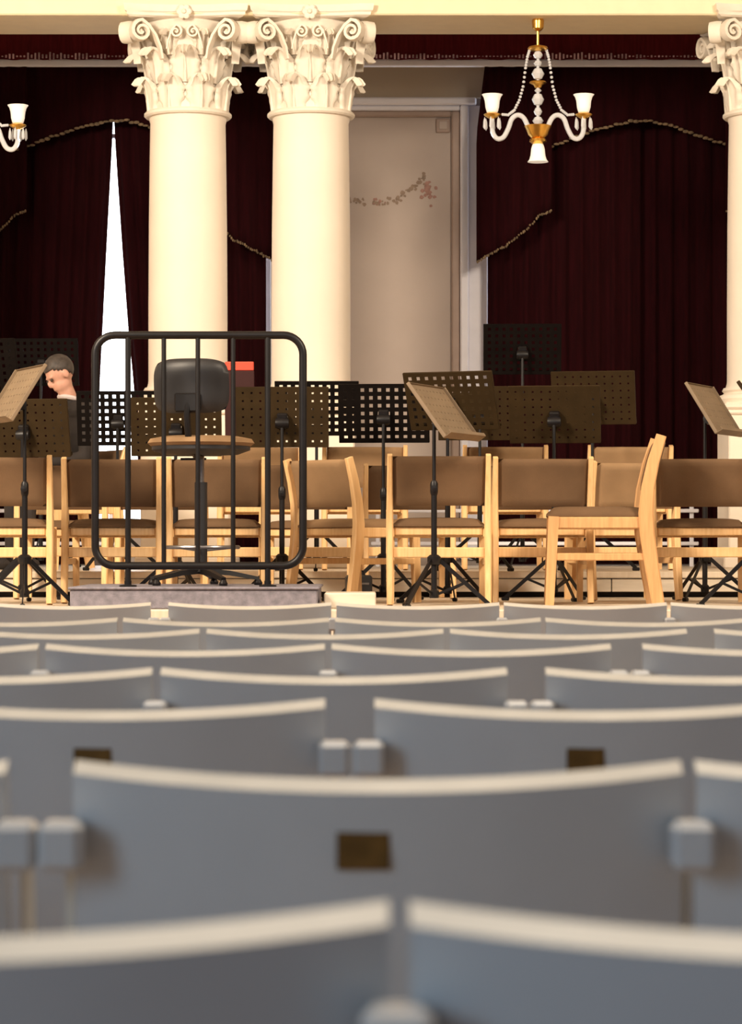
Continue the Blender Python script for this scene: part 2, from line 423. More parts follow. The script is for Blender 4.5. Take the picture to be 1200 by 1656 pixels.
def make_column(x, label):
    c = thing('column', (x, COLY, TIER), label=label, cat='column', group='corinthian columns in front of the curtains')
    for n, me in (('plinth', PEDB), ('pedestal', PED), ('pedestal_cap', PEDC), ('base_torus', BASE)): obj(n, me, c)
    o = obj('shaft', SHAFT, c); o.location = (0, 0, bz)
    k = obj('capital', BELL, c); k.location = (0, 0, SH1-TIER); 
    for i in range(8):
        a = i*PI/4+PI/8
        l = obj('acanthus_leaf', LOW, k); l.location = (-math.sin(a)*(NECK+.002), math.cos(a)*(NECK+.002), .035); l.rotation_euler = (0, 0, a)
        a = i*PI/4
        l = obj('acanthus_leaf', UPP, k); l.location = (-math.sin(a)*(NECK-.006), math.cos(a)*(NECK-.006), .215); l.rotation_euler = (0, 0, a)
    for i in range(8):
        a = i*PI/4+PI/8
        l = obj('acanthus_leaf', TOPL, k); l.location = (-math.sin(a)*(NECK+.012), math.cos(a)*(NECK+.012), .405); l.rotation_euler = (0, 0, a)
    for s in range(4):
        for q in (0, 1):
            T = Rz(s*PI/2) @ Tr(.14 if q == 0 else -.14, -.335, .02) @ Rz((-.35 if q == 0 else .35)) @ (Matrix.Identity(4) if q == 0 else Rz(PI))
            v = obj('volute', VOL, k); v.matrix_basis = T
            T = Rz(s*PI/2) @ Tr(.125 if q else -.125, -.352, .03) @ (Matrix.Identity(4) if q == 0 else Rz(PI))
            v = obj('helix', HEL, k); v.matrix_basis = T
        f = obj('rosette', ROS, k); f.matrix_basis = Rz(s*PI/2) @ Tr(0, -.385, CAPH-.055)
    a = obj('abacus', ABA, k); a.location = (0, 0, CAPH-.087)
    return c
for p, lb in ((-362, 'cream corinthian column beyond the wall lamp, outer one of its pair'), (-163, 'cream corinthian column behind the wire music stands beyond the curtain gap'),
              (304, 'cream corinthian column beside the bright curtain gap, behind the black stool'), (503, 'cream corinthian column beside the stencilled wall panel'),
              (1240, 'cream corinthian column to the side of the closed curtains with no daylight gap'), (1439, 'cream corinthian column, outermost beside the closed curtains')):
    make_column(X(p, COLY), lb)

# ------------------------------------------------------------------ curtains
def curtain(name, xl, xr, z0, z1, y, m, nfold, amp, parent=None, nz=14, bot=None, th=.012, seed=0, nx=None):
    """pleated cloth; xl / xr are functions of z; bot(x fraction) gives the hem height"""
    r = random.Random(seed); ph = [r.uniform(0, 6.28) for _ in range(4)]
    nx = nx or int(nfold*8)
    def fn(u, v, sd):
        zb = bot(u) if bot else z0
        z = zb+(z1-zb)*v
        x = xl(z)+(xr(z)-xl(z))*u
        k = .55+.45*(1-v)
        f = math.sin(u*nfold*2*PI+ph[0]+.6*math.sin(u*9+ph[1]))+.35*math.sin(u*nfold*4.3*PI+ph[2])
        return (x, y-amp*k*f+(th if sd else 0), z)
    return MB().slab(fn, nx, nz).build(name, m, parent, ang=2.5)
CY = 21.17; HEM = TIER+.012
def cx(p): return X(p, CY)
ct = Z(100, CY)
def lin(pts):
    def f(z):
        py = HOR-(z-EYE)*F/CY
        for (y0, x0), (y1, x1) in zip(pts, pts[1:]):
            if py <= y1 or (y1, x1) == pts[-1]:
                t = max(0, (py-y0)/(y1-y0)) if py >= y0 else 0
                return cx(x0+(x1-x0)*t)
    return f
def set_window_drape(cen, slit, tagname, gapside):
    L, R = cen-243, cen+245
    if slit:
        sl = lin([(100, 183), (204, 182.5), (400, 172), (620, 161), (930, 148)])
        sr = lin([(100, 183.5), (204, 184), (400, 197), (560, 209), (620, 216), (930, 232)])
    else:
        sl = sr = lin([(100, cen), (930, cen)])
    for side, a, b in ((0, lambda z: cx(L), sl), (1, sr, lambda z: cx(R))):
        c = thing('curtain', ((cx(L if side == 0 else R)+cx(cen))/2, CY, HEM))
        w = 'beside the bright daylight gap' if slit else 'meeting its neighbour without a gap'
        ins = 'nearer the stencilled wall panel' if (side == 1) == slit else 'farther from the stencilled wall panel'
        tag(c, 'maroon velvet curtain %s, %s' % (w, ins), 'curtain', 'long velvet curtains')
        e = -.02 if not slit else 0; yo = .065*side if not slit else 0
        ox = c.location.x
        A = (lambda f, s_: (lambda z: f(z)-ox+s_))(a, e if side == 1 else 0); B = (lambda f, s_: (lambda z: f(z)-ox-s_))(b, e if side == 0 else 0)
        o = curtain('cloth', A, B, HEM, ct, CY+yo, 'velvet', 9, .03, None, 18, seed=side+5*slit)
        o.data.transform(Matrix.Translation((0, -CY, -HEM))); o.parent = c
    # lambrequin over the top of the window with braided lower edge
    SY = 21.03
    def sx(p): return X(p, SY)
    sw = thing('swag_pelmet', (sx(cen), SY, Z(300, SY)))
    tag(sw, 'dark maroon swag valance with braided edge over the %s' % ('curtains with the bright gap' if slit else 'fully closed curtains'), 'valance', 'swag valances')
    top = Z(100, SY); OX, OZ = sw.location.x, sw.location.z
    # centre piece: px offsets from the centre
    cp = [(-160, 243), (-130, 234), (-100, 222), (-60, 208), (-10, 197), (20, 196), (60, 206), (100, 222), (140, 234), (160, 240)]
    def hem(pts):
        def f(p):
            for (x0, y0), (x1, y1) in zip(pts, pts[1:]):
                if p <= x1: return y0+(y1-y0)*(p-x0)/(x1-x0)
            return pts[-1][1]
        return f
    hc = hem(cp)
    def piece(name, p0, p1, hf, yoff, nf, seed, edge=None):
        o = curtain(name, lambda z: sx(cen+p0)-OX, lambda z: sx(cen+p1)-OX, 0, top, yoff, 'velvet', nf, .018, sw, 12,
                    bot=lambda u: Z(hf(p0+(p1-p0)*u), SY), seed=seed)
        if edge:
            for v in o.data.vertices:
                q = v.co; py = HOR-(q.z-EYE)*F/SY; q.x += edge(q.x, py)
        o.data.transform(Matrix.Translation((0, 0, -OZ)))
        n = 40; mb = MB()
        for i in range(n):
            u = (i+.5)/n; p = p0+(p1-p0)*u
            x = sx(cen+p)-OX; z = Z(hf(p), SY)-OZ
            if edge: x += edge(x, hf(p))
            mb.ball((x+random.uniform(-.004, .004), yoff-.028, z+random.uniform(-.006, .006)), (abs(sx(p1)-sx(p0))/n*.62, .012, random.uniform(.009, .015)), 6, 4)
        mb.build('braid', 'fringe', o)
    piece('swag_centre', -160, 160, hc, 0, 7, 3)
    hl = hem([(-262, 425), (-246, 416), (-215, 400), (-180, 372), (-160, 350), (-140, 342)])
    hr = hem([(140, 342), (160, 350), (190, 388), (215, 400), (248, 418), (262, 425)])
    def edgeL(x, py):   # outer edge sweeps out below the head
        s = max(0, (-(x)-(sx(140)-sx(0)))/(sx(262)-sx(140))); t = min(1, max(0, (py-100)/120))
        return s*(.07*(1-t))
    def edgeR(x, py): return -edgeL(-x, py)
    piece('swag_tail', -262, -140, hl, -.05, 4, 8, edgeL)
    piece('swag_tail', 140, 262, hr, -.05, 4, 9, edgeR)
set_window_drape(185, True, 'a', 0)
set_window_drape(1032, False, 'b', 0)
# red head valance with silver flecked fringe
VY = 20.90
vl = thing('head_valance', (0, VY, Z(95, VY)), label='long pleated dark red valance with silvery fringe under the architrave', cat='valance')
c = curtain('cloth', lambda z: -HALFW+.05, lambda z: HALFW-.05, Z(96, VY), Z(20, VY), VY, 'velvetr', 60, .022, None, 4, nx=420)
c.data.transform(Matrix.Translation((0, -VY, -vl.location.z))); c.parent = vl
fr = MB()
for i in range(520):
    x = -HALFW+.1+(2*HALFW-.2)*i/519
    if 600+x*F/VY < -250 or 600+x*F/VY > 1450: continue
    h = random.uniform(.012, .06)*(.25+.9*abs(math.sin(x*2.3+1))**2)
    fr.box((x, -.038, .012), (.014, .008, h), .002)
fr.build('fringe', 'fleck', vl)

# white low rails in front of the curtains
for p0, p1, lb in ((600, 1130, 'low white double rail behind the chairs, before the closed curtains'), (-120, 190, 'low white double rail before the curtains with the bright gap')):
    d = 20.2
    r = thing('low_rail', (X((p0+p1)/2, d), d, TIER), label=lb, cat='rail')
    hw = (X(p1, d)-X(p0, d))/2
    for z in (Z(826, d)-TIER, Z(879, d)-TIER): MB().box((0, 0, z), (2*hw, .03, .028), .006).build('rail_bar', 'trimw', r)
    for i in range(4): MB().box((-hw+.05+(2*hw-.1)*i/3, .03, (Z(826, d)-TIER)/2+.02), (.03, .03, Z(826, d)-TIER+.04), .004).build('rail_post', 'trimw', r)

# ------------------------------------------------------------------ chandeliers
def make_chandelier(pxc, d, dz, label):
    sc = d/F
    def z(py): return (HOR-py)*sc+EYE+dz
    top = az
    c = thing('chandelier', (X(pxc, d), d, top), label=label, cat='chandelier', group='small crystal chandeliers')
    q = lambda py: z(py)-top
    u = sc
    MB().lathe([(.001, -.02+.02), (9*u, 0), (9*u, -.01), (7*u, q(30)), (10*u, q(34)), (9*u, q(46)), (5*u, q(50)), (.001, q(51))], 16, capped=False).build('ceiling_canopy', 'gold', c)
    MB().tube([(0, 0, q(50)), (0, 0, q(80))], 2.2*u, 8).build('rod', 'gold', c)
    MB().lathe([(.001, q(72)), (4*u, q(73)), (15*u, q(76)), (17*u, q(79)), (12*u, q(82)), (.001, q(83))], 18, capped=False).build('crown', 'gold', c)
    st = MB().tube([(0, 0, q(80)), (0, 0, q(206))], 2.5*u, 8).build('stem', 'crystal', c)
    for y0, y1, r in ((82, 96, 8), (97, 108, 7), (109, 130, 10.5), (143, 150, 6), (150, 172, 10), (173, 188, 7), (188, 203, 9)):
        MB().lathe([(.001, q(y1)), (r*.6*u, q(y1-.12*(y1-y0))), (r*u, q((y0+y1)/2)), (r*.6*u, q(y0+.12*(y1-y0))), (.001, q(y0))], 10, capped=False).build('crystal_bead', 'crystal', st, ang=.3)
    MB().lathe([(.001, q(143)), (5*u, q(142)), (7*u, q(138)), (14*u, q(134)), (13*u, q(132)), (.001, q(131))], 16, capped=False).build('gilt_collar', 'gold', c)
    MB().lathe([(.001, q(226)), (9*u, q(225)), (16*u, q(218)), (19*u, q(210)), (22*u, q(204)), (20*u, q(203)), (.001, q(207))], 20, capped=False).build('gilt_bowl', 'gold', c)
    MB().lathe([(.001, q(224)), (13*u, q(225)), (14*u, q(229)), (9*u, q(233)), (.001, q(234))], 16, capped=False).build('lower_cup', 'gold', c)
    sh = [(6, 1), (9, 3), (11, 10), (12, 20), (14, 27), (17, 31)]
    def shade(flip, name, parent, at):
        pr = [(r*u, (h*u if not flip else -h*u)) for r, h in sh]; pr2 = [(r*.88, zz) for r, zz in reversed(pr)]
        o = MB().lathe(pr+pr2, 20, capped=False).build(name, 'shade', parent, ang=1.0); o.location = at; return o
    shade(True, 'glass_shade', c, (0, 0, q(231)))
    for sg in (-1, 1):
        k = []
        ctl = [(14, 210), (22, 192), (32, 186), (42, 192), (48, 208), (56, 222), (66, 224), (73, 214), (74, 196), (74, 186)]
        for i in range(len(ctl)-1):
            p0, p1, p2, p3 = ctl[max(i-1, 0)], ctl[i], ctl[i+1], ctl[min(i+2, len(ctl)-1)]
            for s in range(4):
                t = s/4
                k.append(tuple(.5*((2*p1[j])+(-p0[j]+p2[j])*t+(2*p0[j]-5*p1[j]+4*p2[j]-p3[j])*t*t+(-p0[j]+3*p1[j]-3*p2[j]+p3[j])*t**3) for j in (0, 1)))
        k.append(ctl[-1])
        ar = MB().tube([(sg*a*u, 0, q(b)) for a, b in k], 4.0*u, 8, up=(0, 1, 0)).build('arm', 'crystal', c)
        cup = MB().lathe([(.001, q(193)), (5*u, q(192)), (13*u, q(187)), (14*u, q(185)), (8*u, q(182)), (.001, q(181))], 16, capped=False).build('drip_cup', 'gold', ar)
        cup.location = (sg*74*u, 0, 0)
        shade(False, 'glass_shade', c, (sg*74*u, 0, q(184)))
        for j in range(6):
            a = j*PI/3+.3; o = MB().lathe([(.001, q(210)), (2.6*u, q(206)), (2.0*u, q(196)), (.001, q(190))], 6, capped=False).build('crystal_drop', 'crystal', ar)
            o.location = (sg*74*u+13*u*math.cos(a), 13*u*math.sin(a), 0)
        # bead chain from the crown to the cup
        mb = MB(); ch = [(13, 79), (17, 92), (20, 110), (24, 140), (30, 162), (38, 178), (48, 186), (60, 185)]
        for i in range(len(ch)-1):
            for s in range(4):
                t = s/4; mb.ball((sg*(ch[i][0]+(ch[i+1][0]-ch[i][0])*t)*u, 0, q(ch[i][1]+(ch[i+1][1]-ch[i][1])*t)), 2.6*u, 6, 4)
        mb.build('bead_chain', 'crystal', c)
    return c
make_chandelier(870, 18.8, 0, 'crystal chandelier with gilt bowl hanging before the closed curtains')
make_chandelier(-45, 18.8, -.075, 'crystal chandelier beside the column by the bright curtain gap, mostly out of frame')

# ------------------------------------------------------------------ conductor's podium, rail and stool
PD0 = 13.62
pod = thing('podium', (X(313, PD0), PD0, STAGE), label='low grey carpeted podium under the black safety rail', cat='podium')
pw = X(517, PD0)-X(110, PD0)
MB().box((0, .55, .05), (pw-.02, 1.08, .10), .006).build('body', 'carpet', pod)
MB().box((0, .55, .105), (pw, 1.10, .014), .005).build('carpet_top', 'carpet', pod)
PTOP = STAGE+.112
stp = MB().box((0, 0, .04), (X(608, 13.75)-X(524, 13.75), .45, .08), .006).build('step_board', 'riser')
stp.location = (X(566, 13.75), 13.95, STAGE); tag(stp, 'low pale wooden step block at the end of the grey podium', 'step')
RD = 13.75
rail = thing('podium_rail', (X(321, RD), RD, PTOP), label='black tubular safety rail with rounded corners standing on the podium', cat='railing')
def rp(p, y): return (X(p, RD)-X(321, RD), 0, Z(y, RD)-PTOP)
x0, _, z1 = rp(154, 542); x1, _, z0 = rp(490, 915); R = .10
pts = []
for cx_, cz_, a0 in ((x1-R, z1-R, 0), (x0+R, z1-R, PI/2), (x0+R, z0+R, PI), (x1-R, z0+R, 3*PI/2)):
    for i in range(9):
        a = a0+PI/2*i/8; pts.append((cx_+R*math.cos(a), 0, cz_+R*math.sin(a)))
MB().tube(pts, .020, 12, closed=True, up=(0, 1, 0)).build('rail_frame', 'blk', rail)
for p in (265, 320, 377): MB().tube([(rp(p, 0)[0], 0, z0), (rp(p, 0)[0], 0, z1)], .0125, 10).build('baluster', 'blk', rail)
for p in (207, 433):
    o = MB().tube([(rp(p, 0)[0], 0, 0.004), (rp(p, 0)[0], 0, z1)], .0155, 10).build('rail_post', 'blk', rail)
    MB().lathe([(.045, .0), (.045, .008), (.018, .012), (.018, .03)], 16).build('floor_flange', 'blk', o).location = (rp(p, 0)[0], 0, 0)
SD = 14.25
stool = thing('conductor_stool', (X(325, SD), SD, PTOP), math.radians(-12), label='black high stool with padded backrest and tan round seat on the podium', cat='stool')
def sz(y): return Z(y, SD)-PTOP
def stool_seat(u, v, sd): pass
sm = MB().lathe([(.001, sz(737)), (.20, sz(735)), (.262, sz(728)), (.262, sz(722)), (.001, sz(721))], 32, capped=False).build('seat_shell', 'leather', stool)
MB().lathe([(.001, sz(722)), (.265, sz(722)), (.285, sz(717)), (.270, sz(710)), (.20, sz(706)), (.001, sz(705))], 32, capped=False).build('seat_pad', 'cloth2', stool)
bw, bh = .205, (sz(585)-sz(672))/2
def back(u, v, sd):
    s, t = (u-.5)*2, (v-.5)*2
    k = .55
    x = bw*s*math.sqrt(1-.22*t*t*t*t); z = sz(628)+bh*t*math.sqrt(1-.28*s*s*s*s)
    th = .028*(1-max(abs(s), abs(t))**6)
    y = -.235+.05*s*s+(th if sd else -th)-.01*t
    return (x, y, z)
MB().slab(back, 16, 12).build('backrest', 'leather', stool, ang=1.5)
MB().tube([(0, -.24, sz(640)), (0, -.27, sz(675)), (0, -.24, sz(715)), (0, -.10, sz(738)), (0, 0, sz(738))], .018, 8, up=(1, 0, 0)).build('back_bracket', 'blk', stool)
bb = MB().box((0, -.255, sz(655)), (.14, .03, .10), .008).build('back_plate', 'blk', stool)
MB().lathe([(.001, sz(780)), (.034, sz(780)), (.034, sz(920)), (.05, sz(925)), (.001, sz(926))], 18, capped=False).build('gas_column', 'leather', stool)
MB().tube([(0, 0, sz(790)), (0, 0, sz(730))], .018, 10).build('piston', 'steel', stool)
MB().bar((-.12, .03, sz(742)), (.02, .03, sz(742)), .012, .012).build('height_lever', 'blk', stool)
MB().tube([(.2*math.cos(2*PI*i/28), .2*math.sin(2*PI*i/28), sz(885)) for i in range(28)], .010, 8, closed=True).build('foot_ring', 'steel', stool)
for i in range(3):
    a = i*2*PI/3+.5; MB().tube([(.03*math.cos(a), .03*math.sin(a), sz(890)), (.2*math.cos(a), .2*math.sin(a), sz(885))], .007, 6).build('ring_spoke', 'steel', stool)
for i in range(5):
    a = i*2*PI/5+.35; ca, sa = math.cos(a), math.sin(a)
    l = MB().sweep([(.03*ca, .03*sa, .075), (.15*ca, .15*sa, .065), (.31*ca, .31*sa, .035)], [(-.022, -.013), (.022, -.013), (.016, .013), (-.016, .013)], scales=[1.1, 1, .7]).build('base_leg', 'blk', stool)
    MB().lathe([(.001, 0), (.022, 0), (.024, .012), (.014, .03), (.001, .032)], 12, capped=False).build('glide', 'blk', l).location = (.305*ca, .305*sa, 0.001)

# ------------------------------------------------------------------ orchestra chairs
def post_mesh(sg, wood):
    pts = [(sg*.262, -.275, .006), (sg*.262, -.245, .18), (sg*.262, -.222, .34), (sg*.262, -.215, .44), (sg*.262, -.225, .56), (sg*.262, -.25, .68), (sg*.262, -.288, .805)]
    b = .006; a, h = .017, .031
    prof = [(-a+b, -h), (a-b, -h), (a, -h+b), (a, h-b), (a-b, h), (-a+b, h), (-a, h-b), (-a, -h+b)]
    mb = MB(); mb.sweep(pts, prof, (0, 1, 0), [.95, 1.05, 1.12, 1.12, 1.0, .9, .78]); return mb.mesh('rear_post', wood)
def chair_parts(wood, cl):
    P = []
    for sg in (-1, 1):
        P.append(('rear_post', post_mesh(sg, wood)))
        P.append(('front_leg', MB().sweep([(sg*.25, .235, .003), (sg*.25, .215, .425)], [(-.018, -.024), (.018, -.024), (.018, .024), (-.018, .024)], (0, 1, 0), [.85, 1.05]).mesh('front_leg', wood)))
        P.append(('side_rail', MB().box((sg*.25, 0, .395), (.026, .42, .055), .005).mesh('side_rail', wood)))
        P.append(('side_stretcher', MB().box((sg*.255, -.015, .235), (.020, .46, .035), .004).mesh('side_stretcher', wood)))
    P.append(('rear_stretcher', MB().box((0, -.228, .285), (.49, .020, .055), .005).mesh('rear_stretcher', wood)))
    P.append(('front_rail', MB().box((0, .205, .395), (.47, .024, .055), .005).mesh('front_rail', wood)))
    P.append(('rear_rail', MB().box((0, -.200, .400), (.47, .022, .045), .005).mesh('rear_rail', wood)))
    def seat(u, v, sd):
        s, t = (u-.5)*2, (v-.5)*2
        e = (1-abs(s)**8)*(1-abs(t)**8)
        return (s*.247, .01+t*.235, .425+(0 if sd == 0 else .012+.033*e**.4+.004*math.cos(s*2)))
    mb = MB(); mb.slab(lambda u, v, sd: seat(u, v, 1-sd), 14, 14); P.append(('seat', mb.mesh('seat', cl, ang=1.2)))
    def back(u, v, sd):
        s, t = (u-.5)*2, v
        z = .535+.262*t
        yc = -.222-.062*max(0, (z-.55)/.25)**1.4
        e = (1-abs(s)**10)*(1-abs(2*t-1)**8)
        bow = -.028*(1-s*s)
        puck = .0025*math.sin(s*14+3*t)*(1-t)
        return (s*.247, yc+bow+puck+(-1 if sd else 1)*.019*e**.35, z)
    mb = MB(); mb.slab(lambda u, v, sd: back(u, v, 1-sd), 18, 12); P.append(('backrest', mb.mesh('backrest', cl, ang=1.2)))
    return P
CH = {'a': chair_parts('wood', 'cloth'), 'b': chair_parts('wood', 'cloth2'), 'c': chair_parts('wood2', 'cloth')}
def stage_chair(p, d, rot, label, kind='a', group=None):
    z = TIER if d > TIER_Y else STAGE
    c = thing('orchestra_chair', (X(p, d), d, z), math.radians(rot), label, 'chair', group or 'wooden orchestra chairs on the stage')
    for n, me in CH[kind]: obj(n, me, c)
    if kind == 'c': c.scale = (1.12, 1.12, 1.12)      # the oak chair is a taller model
    return c
CL = 'wooden chair with brown back '
for a in (
    (8, 14.75, 3, CL+'behind the music stand with the side-on lit desk'),
    (188, 15.08, 0, CL+'behind the podium rail, against the bright daylight'),
    (352, 15.08, 2, CL+'directly behind the black stool column'),
    (500, 16.15, -3, CL+'behind the rounded end of the black rail'),
    (576, 15.12, -48, CL+'turned at an angle beside the pale step block', 'b'),
    (708, 14.55, 0, CL+'behind the large tripod with the pale slanted desk'),
    (872, 15.0, 1, CL+'crossed by the pole of the wide dark desk'),
    (1004, 15.78, 14, CL+'half hidden by the chair standing side-on', 'b'),
    (967, 14.38, 87, 'oak wood chair standing side-on with a curved rear post', 'c'),
    (1130, 15.0, -4, CL+'between the side-on chair and the last column'),
    (1297, 15.0, -3, CL+'beyond the stand with the edge-on desk, mostly cropped'),
    (106, 16.25, 0, CL+'seen between two front chairs below the person'),
    (262, 16.32, 4, CL+'in the second row behind the rail balusters'),
    (655, 16.28, 5, CL+'in the second row behind the black case'),
    (860, 16.28, -6, CL+'in the second row behind the wide dark desk'),
    (420, 17.7, 3, CL+'on the riser before the column beside the panel', 'b'),
    (588, 17.62, 2, CL+'on the riser below the two black perforated desks', 'b'),
    (814, 17.62, 0, CL+'on the riser under the tall black desk', 'b'),
    (1012, 17.62, 1, CL+'on the riser before the closed curtains', 'b'),
): stage_chair(*a)

# ------------------------------------------------------------------ music stands
DW, DH = .53, .345
def desk_mesh(matn, hx, nx=10, nz=7):
    mb = MB(); px_ = (DW-.03)/nx; pz = (DH-.02)/nz
    xs = [-DW/2]; zs = [0.0]
    for i in range(nx):
        c = -DW/2+.015+px_*(i+.5); xs += [c-hx/2, c+hx/2]
    xs.append(DW/2)
    for j in range(nz):
        c = .01+pz*(j+.5); zs += [c-hx/2, c+hx/2]
    zs.append(DH)
    t = .0015; NX, NZ = len(xs), len(zs)
    vs = [(x, y, z) for y in (-t, t) for x in xs for z in zs]
    H = NX*NZ; fs = []
    def hole(i, j): return 0 <= i < NX-1 and 0 <= j < NZ-1 and i % 2 == 1 and j % 2 == 1
    def solid(i, j): return 0 <= i < NX-1 and 0 <= j < NZ-1 and not (i % 2 == 1 and j % 2 == 1 and 0 < i < NX-1 and j < NZ-1)
    for i in range(NX-1):
        for j in range(NZ-1):
            a, b, c, d = i*NZ+j, (i+1)*NZ+j, (i+1)*NZ+j+1, i*NZ+j+1
            if solid(i, j):
                fs += [(a, b, c, d), (H+a, H+d, H+c, H+b)]
                if not solid(i-1, j): fs.append((a, d, H+d, H+a))
                if not solid(i+1, j): fs.append((b, H+b, H+c, c))
                if not solid(i, j-1): fs.append((a, H+a, H+b, b))
                if not solid(i, j+1): fs.append((d, c, H+c, H+d))
    mb.add(vs, fs)
    return mb.mesh('desk', matn, smooth=False)
def plain_desk(matn):
    return MB().box((0, 0, DH/2), (DW, .004, DH), .0015).mesh('desk', matn, smooth=False)
DESK = {k: desk_mesh(k, h) for k, h in (('desk', .0115), ('desk_lit', .010), ('deskb', .021))}; DESK['deskp'] = desk_mesh('desk', .020)
LIP = {k: MB().box((0, -.024, -.001), (DW, .050, .003), .001).box((0, -.048, .008), (DW, .003, .02), .001).mesh('ledge', k) for k in ('desk', 'desk_lit', 'deskb')}
FLG = {k: MB().box((0, -.009, DH/2), (.003, .018, DH), .001).mesh('side_flange', k) for k in ('desk', 'desk_lit', 'deskb')}
FLT = {k: MB().box((0, -.006, 0), (DW, .014, .003), .001).mesh('top_flange', k) for k in ('desk', 'desk_lit', 'deskb')}
BRK = MB().box((0, .022, 0), (.06, .04, .09), .006).lathe([(.001, -.04), (.028, -.038), (.034, 0), (.028, .038), (.001, .04)], 14, Tr(0, .045, -.01) @ Ry(PI/2), capped=False).mesh('desk_bracket', 'blk')
HUBZ = .255
def leg_meshes():
    mb = MB(); mb.bar((.02, 0, HUBZ), (.285, 0, .018), .006, .022); leg = mb.mesh('leg', 'blk')
    ft = MB().box((.285, 0, .012), (.045, .026, .022), .005).mesh('rubber_foot', 'blk')
    br = MB().bar((.018, 0, .07), (.158, 0, .128), .005, .014).mesh('brace', 'blk')
    return leg, ft, br
LEG, FOOT, BRACE = leg_meshes()
HUB = MB().lathe([(.001, HUBZ-.03), (.030, HUBZ-.03), (.036, HUBZ-.02), (.036, HUBZ+.008), (.022, HUBZ+.02), (.001, HUBZ+.021)], 14, capped=False).mesh('hub', 'blk')
HUB2 = MB().lathe([(.001, .05), (.024, .05), (.026, .085), (.016, .095), (.001, .096)], 12, capped=False).mesh('lower_collar', 'blk')
COLL = MB().lathe([(.001, -.035), (.017, -.035), (.021, -.02), (.021, .025), (.014, .04), (.001, .041)], 12, capped=False).mesh('clamp_collar', 'blk')
KNOB = MB().lathe([(.001, 0), (.006, 0), (.006, .016), (.017, .02), (.017, .034), (.001, .036)], 10, Ry(-PI/2), capped=False).mesh('clamp_knob', 'blk')
def music_stand(p, py, d, phi, tilt, label, m='desk', legrot=20, basep=None, zbase=None, fat=1.0):
    """(p, py) desk centre; phi: direction the desk faces (0 = to the audience)"""
    zf = zbase if zbase is not None else (TIER if d > TIER_Y else STAGE)
    zc = Z(py, d)-zf; T = math.radians(tilt); ph = math.radians(phi)
    # pole stands behind the desk centre
    s = thing('music_stand', (X(p, d), d, zf), ph, label, 'music stand', 'perforated music stands on the stage')
    dk = obj('desk', DESK[m], s); m = 'desk' if m == 'deskp' else m
    R = Tr(0, -.05, zc) @ Rx(-T) @ Tr(0, 0, -DH/2)
    dk.matrix_basis = R
    obj('ledge', LIP[m], dk)
    for sg in (-1, 1): obj('side_flange', FLG[m], dk).location = (sg*DW/2, 0, 0)
    obj('top_flange', FLT[m], dk).location = (0, 0, DH)
    b = obj('desk_bracket', BRK, s); b.matrix_basis = Tr(0, -.05, zc) @ Rx(-T) @ Tr(0, 0, -.02)
    top = zc-.03; mid = min(max(.62, top*.52), top-.15)
    MB().tube([(0, 0, .06), (0, 0, mid)], .0155*fat, 12).build('lower_tube', 'blk', s)
    MB().tube([(0, 0, mid), (0, 0, top)], .0100*fat, 10).build('upper_tube', 'blk', s)
    obj('clamp_collar', COLL, s).location = (0, 0, mid)
    k = obj('clamp_knob', KNOB, s); k.matrix_basis = Tr(0, 0, mid) @ Rz(math.radians(90)-ph*1.0) @ Tr(-.014, 0, 0)
    obj('hub', HUB, s); obj('lower_collar', HUB2, s)
    for i in range(3):
        a = math.radians(legrot+120*i)-ph
        l = obj('leg', LEG, s); l.rotation_euler = (0, 0, a); obj('rubber_foot', FOOT, l)
        l = obj('brace', BRACE, s); l.rotation_euler = (0, 0, a)
    return s
MS = 'music stand with '
music_stand(40, 640, 14.15, -66, 32, MS+'lit desk seen nearly edge-on, close to the person', 'desk_lit', 35)
music_stand(702, 668, 13.95, 68, 36, MS+'pale lit slanted desk and large tripod in front of a chair', 'desk_lit', 0)
music_stand(724, 648, 15.12, 158, 24, 'bronze music stand with a bright row of holes, behind the pale slanted desk', 'deskp', 80)
music_stand(896, 670, 15.62, 172, 20, 'bronze music stand with wide dark desk before the riser chairs', 'desk', 50)
music_stand(958, 643, 17.0, 168, 18, 'bronze music stand whose corner shows behind the wide dark desk', 'desk', 10)
music_stand(845, 564, 18.3, 178, 14, 'tall black music stand raised above the others beside the wall panel', 'deskb', 10)
music_stand(1140, 664, 15.65, 66, 32, MS+'small slanted brown desk before the closed curtains', 'desk_lit', 0)
music_stand(1212, 665, 14.0, 80, 38, MS+'edge-on desk rim against the last column', 'desk', 200)
music_stand(620, 668, 15.7, 176, 12, 'black perforated music stand with scattered bright holes before the wall panel', 'deskb', 40)
music_stand(512, 660, 16.95, 180, 12, 'black perforated music stand lit through by the column behind', 'deskb', 30)
music_stand(456, 674, 15.35, 180, 10, 'bronze music stand behind the black rail holding the red folder', 'desk', 30)
music_stand(776, 668, 16.95, 176, 16, 'bronze music stand mostly hidden behind the desk with bright holes', 'desk', 70)
music_stand(190, 676, 16.95, 177, 10, 'black perforated music stand in front of the bright curtain gap', 'deskb', 20)
music_stand(284, 690, 15.72, 180, 12, 'dark music stand directly behind the black stool', 'desk', 60)
music_stand(36, 692, 15.7, 172, 16, 'bronze music stand in front of the person in the dark jacket', 'desk', 45)
music_stand(66, 585, 19.6, 176, 10, 'tall black music stand behind the bowed head of the person', 'deskb', 25)
music_stand(-40, 592, 16.95, 160, 14, 'black music stand behind the edge-on lit desk, mostly cropped', 'deskb', 25)

